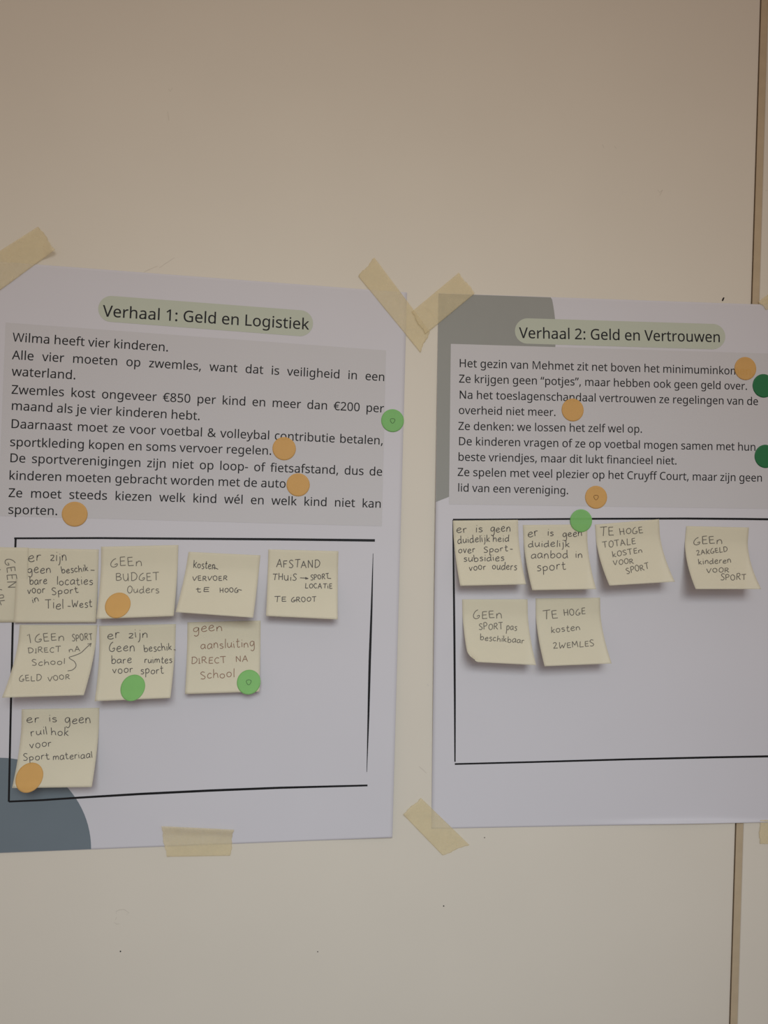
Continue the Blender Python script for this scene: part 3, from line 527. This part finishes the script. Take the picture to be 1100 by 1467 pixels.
def print_line(s, a, b_, surf, parent, name, unit=None):
    """one printed line from pixel a to pixel b_ along its baseline; unit fixes the letter size and lets the gaps stretch"""
    A, B = Vector(wall(*a)), Vector(wall(*b_))
    d = (B - A).normalized()
    up = Vector((-d.y, d.x))
    L = (B - A).length
    k = unit or L / text_width(s)
    gap = 0.0
    if unit:
        gap = (L - text_width(s) * k) / max(1, s.count(' '))
        if abs(gap) > 0.05:
            gap = 0.0
    mb = MB()
    x = 0.0
    for ch in s:
        adv, polys = GLYPH[ch]
        if polys:
            vs, fs = glyph_mesh(ch)
            pts = []
            for gx, gy in vs:
                q = A + d * (x + gx * k) + up * (gy * k)
                pts.append(surf(q.x, q.y, PRINT))
            mb.add(pts, fs)
        x += adv * k + (gap if ch == ' ' else 0)
    return mb.build(name, M['print'], parent)


# ------------------------------------------------------------------ posters
TINT, PANEL, PRINT, ON = 0.00008, 0.00015, 0.00026, 0.00034


def lift_one(X, Z):
    x, y = pix(X, Z)
    h = 0.0006
    h += 0.0050 * smooth((x - 440) / 140) * smooth((y - 560) / 330) * (1 - 0.35 * smooth((y - 1080) / 120))
    h += 0.0012 * smooth((160 - x) / 200) * smooth((y - 1120) / 90)
    return h


def lift_two(X, Z):
    x, y = pix(X, Z)
    h = 0.0006
    if 440 < y < 1150:
        h += 0.0030 * smooth((720 - x) / 90) * math.sin(math.pi * (y - 440) / 710) ** 1.2
    h += 0.0045 * smooth((y - 1170) / 11) ** 2 * math.exp(-((x - 1000) / 95) ** 2)
    return h


def surface(lift):
    return lambda X, Z, off=0.0: rise(X, Z, lift(X, Z) + off)


def quad(c, u, v):
    """bilinear point of a pixel quad given as top left, top right, bottom right, bottom left"""
    return tuple((1 - v) * ((1 - u) * c[0][k] + u * c[1][k]) + v * ((1 - u) * c[3][k] + u * c[2][k]) for k in (0, 1))


def make_poster(label, corners, lift, tl, pill, title, panel, lines, strokes, corner_disc, unit_lines):
    S = surface(lift)
    wc = [wall(*c) for c in corners]
    b = MB()
    b.sheet(lambda u, v, d: S(*quad(wc, u, v), d), 90, 300, 0.00025)
    root = tag(b.build('poster', M['paper'], None, True), label, 'poster', 'posters taped to the wall')
    # printed corner disc
    (cx, cy, rad, a0, a1, clampf, mname) = corner_disc
    b = MB()

    def disc_pt(u, v, d):
        a = math.radians(a0 + (a1 - a0) * u)
        x, y = clampf(cx + rad * v * math.cos(a), cy - rad * v * math.sin(a))
        return S(*wall(x, y), TINT)
    b.sheet(disc_pt, 96, 40)
    b.build('corner_circle', M[mname], root)
    # text panel
    b = MB()
    wp = [wall(*c) for c in panel]
    b.sheet(lambda u, v, d: S(*quad(wp, u, v), PANEL), 60, 40)
    b.build('text_panel', M['panel'], root)
    # rounded title banner
    (ax, ay), (bx, by), rr = pill
    dx, dy = bx - ax, by - ay
    ll = math.hypot(dx, dy)
    dx, dy = dx / ll, dy / ll
    b = MB()

    def pill_pt(u, v, d):
        # more columns near the round ends
        if u < 0.25:
            a = math.pi / 2 * (u / 0.25)
            s, w = -rr * math.cos(a), rr * math.sin(a)
        elif u > 0.75:
            a = math.pi / 2 * ((u - 0.75) / 0.25)
            s, w = ll + rr * math.sin(a), rr * math.cos(a)
        else:
            s, w = ll * (u - 0.25) / 0.5, rr
        t = (v * 2 - 1) * w
        return S(*wall(ax + dx * s - dy * t, ay + dy * s + dx * t), PANEL)
    b.sheet(pill_pt, 80, 6)
    b.build('title_banner', M['banner'], root)
    print_line(title[0], title[1], title[2], S, root, 'title_text')
    units = []
    for s, p, q in lines:
        if s in unit_lines:
            units.append((Vector(wall(*q)) - Vector(wall(*p))).length / text_width(s))
    unit = sum(units) / len(units)
    for s, p, q in lines:
        print_line(s, p, q, S, root, 'text_line', None if s in unit_lines else unit)
    for pts, wf in strokes:
        dense = []
        for i in range(len(pts) - 1):
            n = max(2, int(math.hypot(pts[i + 1][0] - pts[i][0], pts[i + 1][1] - pts[i][1]) / 12))
            dense += [(pts[i][0] + (pts[i + 1][0] - pts[i][0]) * k / n, pts[i][1] + (pts[i + 1][1] - pts[i][1]) * k / n) for k in range(n)]
        dense.append(pts[-1])
        b = MB()
        b.ribbon(dense, wf, lambda x, y: S(*wall(x, y), PRINT))
        b.build('border_line', M['ink_line'], root)
    return root, S


LINES_ONE = [
    ("Wilma heeft vier kinderen.", (17.5, 489), (241.6, 503.6)),
    ("Alle vier moeten op zwemles, want dat is veiligheid in een", (17, 514.5), (551.5, 546)),
    ("waterland.", (16.4, 538), (109, 543.5)),
    ("Zwemles kost ongeveer €850 per kind en meer dan €200 per", (15.8, 564), (550, 591)),
    ("maand als je vier kinderen hebt.", (15.3, 587), (287, 602)),
    ("Daarnaast moet ze voor voetbal & volleybal contributie betalen,", (14.7, 613), (549.3, 637)),
    ("sportkleding kopen en soms vervoer regelen.", (13.6, 639), (389.5, 651.6)),
    ("De sportverenigingen zijn niet op loop- of fietsafstand, dus de", (13, 662), (548, 681.6)),
    ("kinderen moeten gebracht worden met de auto.", (12, 687), (414.4, 699)),
    ("Ze moet steeds kiezen welk kind wél en welk kind niet kan", (11.5, 712), (546.5, 727.5)),
    ("sporten.", (11, 736), (83, 738)),
]
UNIT_ONE = [LINES_ONE[i][0] for i in (0, 2, 4, 6, 8, 10)]
LINES_TWO = [
    ("Het gezin van Mehmet zit net boven het minimuminkomen.", (657, 525.8), (1080.2, 537.4)),
    ("Ze krijgen geen “potjes”, maar hebben ook geen geld over.", (657, 548), (1071, 558.5)),
    ("Na het toeslagenschandaal vertrouwen ze regelingen van de", (657, 571), (1086.4, 580.4)),
    ("overheid niet meer.", (656.5, 593), (796.7, 596)),
    ("Ze denken: we lossen het zelf wel op.", (656, 615.8), (920.5, 620)),
    ("De kinderen vragen of ze op voetbal mogen samen met hun", (656, 637.6), (1083, 645.8)),
    ("beste vriendjes, maar dit lukt financieel niet.", (655.5, 660), (970, 665.5)),
    ("Ze spelen met veel plezier op het Cruyff Court, maar zijn geen", (655, 681.8), (1092.4, 690)),
    ("lid van een vereniging.", (655, 704), (814.7, 708)),
]
UNIT_TWO = [l[0] for l in LINES_TWO]


def clamp_one(x, y):
    x = max(x, -30 - (y - 1216) * 0.02)
    yb = 1221.6 - 22 * x / 562.0
    return x, min(y, yb)


def clamp_two(x, y):
    x = max(x, 628.3 - (y - 420) * 10 / 767.0)
    yt = 420.5 + (x - 628) * 0.0345
    return x, max(y, yt)


swell = lambda lo, hi: (lambda t: lo + (hi - lo) * math.sin(math.pi * t))
ramp = lambda a, c: (lambda t: a + (c - a) * t)
poster_one, S1 = make_poster(
    'left poster headed Verhaal 1: Geld en Logistiek, slate circle at its bottom corner',
    [(-4, 374.5), (583, 419), (562, 1200), (-34, 1223.3)], lift_one, 0,
    ((159.3, 442.5), (429.7, 463), 18.6),
    ("Verhaal 1: Geld en Logistiek", (147.0, 453.2), (442.6, 472.2)),
    [(8, 462), (553, 502), (547, 754), (-3, 739)], LINES_ONE,
    [([(20.3, 771.2), (140, 770.8), (250, 771.6), (400, 772.6), (537, 774.2)], ramp(2.6, 3.6)),
     ([(22.4, 772), (18.8, 870), (15.8, 1000), (12.6, 1148.6)], ramp(3.0, 2.9)),
     ([(12.6, 1148.4), (60, 1146.3), (109, 1143), (200, 1137.5), (300, 1132.6), (400, 1128.6), (526.4, 1125.2)], swell(2.6, 3.4)),
     ([(534.4, 793), (532.3, 870), (529.6, 948), (527.6, 1030), (525.4, 1106)], swell(0.6, 3.4))],
    (0, 1216, 130.5, -90, 270, clamp_one, 'slate'), UNIT_ONE)
poster_two, S2 = make_poster(
    'right poster headed Verhaal 2: Geld en Vertrouwen, grey circle at its top corner',
    [(628, 420), (1150, 438.2), (1150, 1177.2), (617.8, 1187.3)], lift_two, 0,
    ((755.7, 474.2), (1020.6, 482.2), 18.2),
    ("Verhaal 2: Geld en Vertrouwen", (743.6, 484.2), (1032.6, 490.2)),
    [(645.7, 492.6), (1132, 507.4), (1128, 729.4), (643.1, 722.4)], LINES_TWO,
    [([(648.8, 744.4), (700, 744.2), (850, 743.2), (980, 742.8), (1060, 743.4), (1138, 744.4)], ramp(2.4, 3.1)),
     ([(649, 745), (649.3, 785), (650.3, 860), (650.9, 917), (651.5, 1000), (651.7, 1091.4)], swell(1.8, 3.0)),
     ([(651.5, 1094.6), (760, 1091.8), (900, 1087.8), (1020, 1085), (1130, 1083)], ramp(2.4, 3.1))],
    (544, 480, 252, -80, 120, clamp_two, 'sage'), UNIT_TWO)

# ------------------------------------------------------------------ pen strokes: a single-line hand, x-height 0.6, capitals 1
HAND = HAND_DATA


def curve_through(p, n=5):
    if len(p) < 3:
        return p
    out = []
    for i in range(len(p) - 1):
        p0, p1, p2, p3 = p[max(0, i - 1)], p[i], p[i + 1], p[min(len(p) - 1, i + 2)]
        for k in range(n):
            t = k / n
            out.append(tuple(0.5 * (2 * p1[c] + (p2[c] - p0[c]) * t + (2 * p0[c] - 5 * p1[c] + 4 * p2[c] - p3[c]) * t * t
                                    + (3 * p1[c] - p0[c] - 3 * p2[c] + p3[c]) * t ** 3) for c in (0, 1)))
    out.append(p[-1])
    return out


def word_strokes(word, x0, x1, y0, y1, H):
    """the strokes of a handwritten word, in pixels, along the baseline (x0, y0) - (x1, y1)"""
    L = math.hypot(x1 - x0, y1 - y0)
    d = ((x1 - x0) / L, (y1 - y0) / L)
    up = (d[1], -d[0])
    total = sum(HAND[c][0] for c in word) + 0.16 * (len(word) - 1)
    k = L / total
    x = 0.0
    out = []
    for n, c in enumerate(word):
        w, strokes = HAND[c]
        wob = 0.05 * math.sin(n * 2.3 + len(word) + x0)
        big = 1 + 0.09 * math.sin(n * 4.1 + x0 * 1.7)
        lean = 0.06 * math.sin(n * 1.9 + y0)
        for s in strokes:
            q = [(s[i], s[i + 1]) for i in range(0, len(s), 2)]
            q = curve_through(q)
            out.append([(x0 + d[0] * (x + a + lean * e) * k + up[0] * (e * big + wob) * H,
                         y0 + d[1] * (x + a + lean * e) * k + up[1] * (e * big + wob) * H) for a, e in q])
        x += w + 0.16
    return out


# ------------------------------------------------------------------ sticky notes
class Note:
    """a note glued along its top edge, its lower edge curling away from the poster by H metres"""

    def __init__(self, surf, lift, corners, H, base=0.0, curl=0.0, glue=0.24):
        self.H, self.curl, self.glue = H, curl, glue
        tl, tr, br, bl = corners
        self.h0 = max(lift(*wall(*tl)), lift(*wall(*tr))) + 0.0005 + base
        k = 1 - self.h0 / DIST
        self.T = [Vector(wall(*tl)) * k, Vector(wall(*tr)) * k]
        kb = 1 - (self.h0 + H) / DIST
        self.B = [Vector(wall(*bl)) * kb, Vector(wall(*br)) * kb]
        self.wid = (self.T[1] - self.T[0]).length
        self.hei = (self.B[0] - self.T[0]).length

    def __call__(self, u, v, d=0.0):
        p = (self.T[0] * (1 - u) + self.T[1] * u) * (1 - v) + (self.B[0] * (1 - u) + self.B[1] * u) * v
        t = max(0.0, (v - self.glue) / (1 - self.glue))
        h = self.h0 + self.H * (0.55 * t * t + 0.45 * t ** 1.3 if t > 0 else 0.0) + d
        c = u + (1 - v)
        if self.curl and c < 0.17:
            s = (0.17 - c) / 0.17
            p = p + Vector((0.7, 0.7)) * (self.curl * s * s)
            h += self.curl * 0.9 * s
        return Vector((p.x, -h, p.y + EYE))

    def uv(self, px, py):
        u, v = 0.5, 0.5
        for _ in range(12):
            f = lambda a, e: pixw(self(a, e))
            x, y = f(u, v)
            e = 1e-4
            xu, yu = f(u + e, v)
            xv, yv = f(u, v + e)
            a, b_, c, d = (xu - x) / e, (xv - x) / e, (yu - y) / e, (yv - y) / e
            det = a * d - b_ * c
            rx, ry = px - x, py - y
            du, dv = (rx * d - ry * b_) / det, (a * ry - c * rx) / det
            u, v = u + max(-.5, min(.5, du)), v + max(-.5, min(.5, dv))
            if abs(du) + abs(dv) < 1e-5:
                break
        return u, v

    def at(self, px, py, off):
        return self(*self.uv(px, py), off)


def pixw(p):
    v = ROT_T @ Vector((p.x, p.z - EYE, -(DIST + p.y)))
    return (v.x / -v.z * FOC + W_PX / 2, -v.y / -v.z * FOC + H_PX / 2)


NOTES = {}
for key, label, which, corners, H, base, curl, origin, words, extra, ink, turned in NOTE_DATA:
    n = Note(S1 if which == 1 else S2, lift_one if which == 1 else lift_two, corners, H / 1000.0, base / 1000.0, curl / 1000.0)
    NOTES[key] = n
    b = MB()
    b.sheet(lambda u, v, d: n(u, v, d), 20, 28, 0.00012)
    root = tag(b.build('sticky_note', M['note'], None, True), label, 'sticky note', 'pale yellow sticky notes on the posters')
    b = MB()
    ox, oy = origin
    strokes = []
    for w in words:
        if w[0] == '-':
            strokes.append([(ox + w[1] / 10, oy + w[3] / 10), (ox + w[2] / 10, oy + w[4] / 10)])
        else:
            strokes += word_strokes(w[0], ox + w[1] / 10, ox + w[2] / 10, oy + w[3] / 10, oy + w[4] / 10, w[5] / 10)
    for e in extra:
        strokes.append([(ox + e[i] / 10, oy + e[i + 1] / 10) for i in range(0, len(e), 2)] if len(e) < 8 else
                       curve_through([(ox + e[i] / 10, oy + e[i + 1] / 10) for i in range(0, len(e), 2)]))
    for s in strokes:
        b.ribbon(s, lambda t: PEN, lambda x, y: n.at(x, y, 0.0003))
    b.build('handwriting', M[ink], root)

# ------------------------------------------------------------------ dot stickers
for label, colour, host, cx, cy, rad, mark in DOT_DATA:
    if host in (1, 2):
        S = S1 if host == 1 else S2
        c = Vector(wall(cx, cy))
        R = (Vector(wall(cx + rad, cy)) - c).length
        fn = lambda k, a, d, o=ON: S(c.x + R * k * math.cos(a), c.y + R * k * math.sin(a), o + d)
        if host == 2 and cy > 740 and cx < 840:      # the green dot laps over the top edge of a note
            fn = lambda k, a, d, o=ON: S(c.x + R * k * math.cos(a), c.y + R * k * math.sin(a), o + 0.0007 + d)
    else:
        n = NOTES[host]
        u0, v0 = n.uv(cx, cy)
        R = rad / 1000.0
        arc_h = (n.hei ** 2 + (n.H * 1.0) ** 2) ** 0.5
        fn = lambda k, a, d, o=ON: n(u0 + R * k * math.cos(a) / n.wid, v0 - R * k * math.sin(a) / arc_h, o + d)
    b = MB()
    b.disc(fn, 8, 56, 0.00012)
    root = tag(b.build('dot_sticker', M[colour], None, True), label, 'sticker', 'round dot stickers')
    if mark:
        b = MB()
        pts = []
        for i in range(17):
            a = math.pi * 2 * i / 16 + 1.2
            pts.append((0.2 * (1 + 0.12 * math.sin(3 * a)), a))
        P, F = [], []
        for k, a in pts:
            P += [fn(k - 0.022, a, 0.0, ON + 0.00015), fn(k + 0.022, a, 0.0, ON + 0.00015)]
        b.add(P, [(2 * i, 2 * i + 1, 2 * i + 3, 2 * i + 2) for i in range(16)])
        b.build('pen_mark', M[mark], root)

# ------------------------------------------------------------------ masking tape
for label, c, kind in TAPE_DATA:
    wc = [wall(*p) for p in c]
    lenu = (Vector(wc[1]) - Vector(wc[0])).length

    def tape_pt(u, v, d):
        # torn ends: the short sides are ragged
        e0 = 0.0006 / lenu * (math.sin(v * 9 + len(label)) + math.sin(v * 31 + 1.3) * 0.5)
        e1 = 0.0006 / lenu * (math.sin(v * 8 + 2.1 + len(label)) + math.sin(v * 29) * 0.5)
        uu = u + e0 * (1 - u) + e1 * u
        x, z = quad(wc, uu, v)
        h = 0.0013 + 0.00015 * math.sin(u * 9 + v * 4) + d
        if kind == 'over':
            h += 0.0005 + 0.0011 * math.exp(-(((u - 0.28) - 0.10 * (v - .5)) / 0.02) ** 2) * smooth((v - 0.1) / .15) * smooth((0.6 - v) / .2)
        if kind == 'corner':
            h += 0.0060 * smooth((u - 0.82 + (v - 1) * 0.30) / 0.18)
        if kind == 'peel':
            h += 0.0030 * smooth((0.3 - v) / 0.3) + 0.002 * smooth((0.08 - u) / 0.08)
        if kind == 'two':
            h += 0.0018 * smooth((0.12 - u) / 0.12) * smooth((v - .5) / .5)
        return rise(x, z, h)
    b = MB()
    b.sheet(tape_pt, 40, 16, 0.00012)
    tag(b.build('masking_tape', M['tape'], None, True), label, 'tape', 'strips of masking tape')
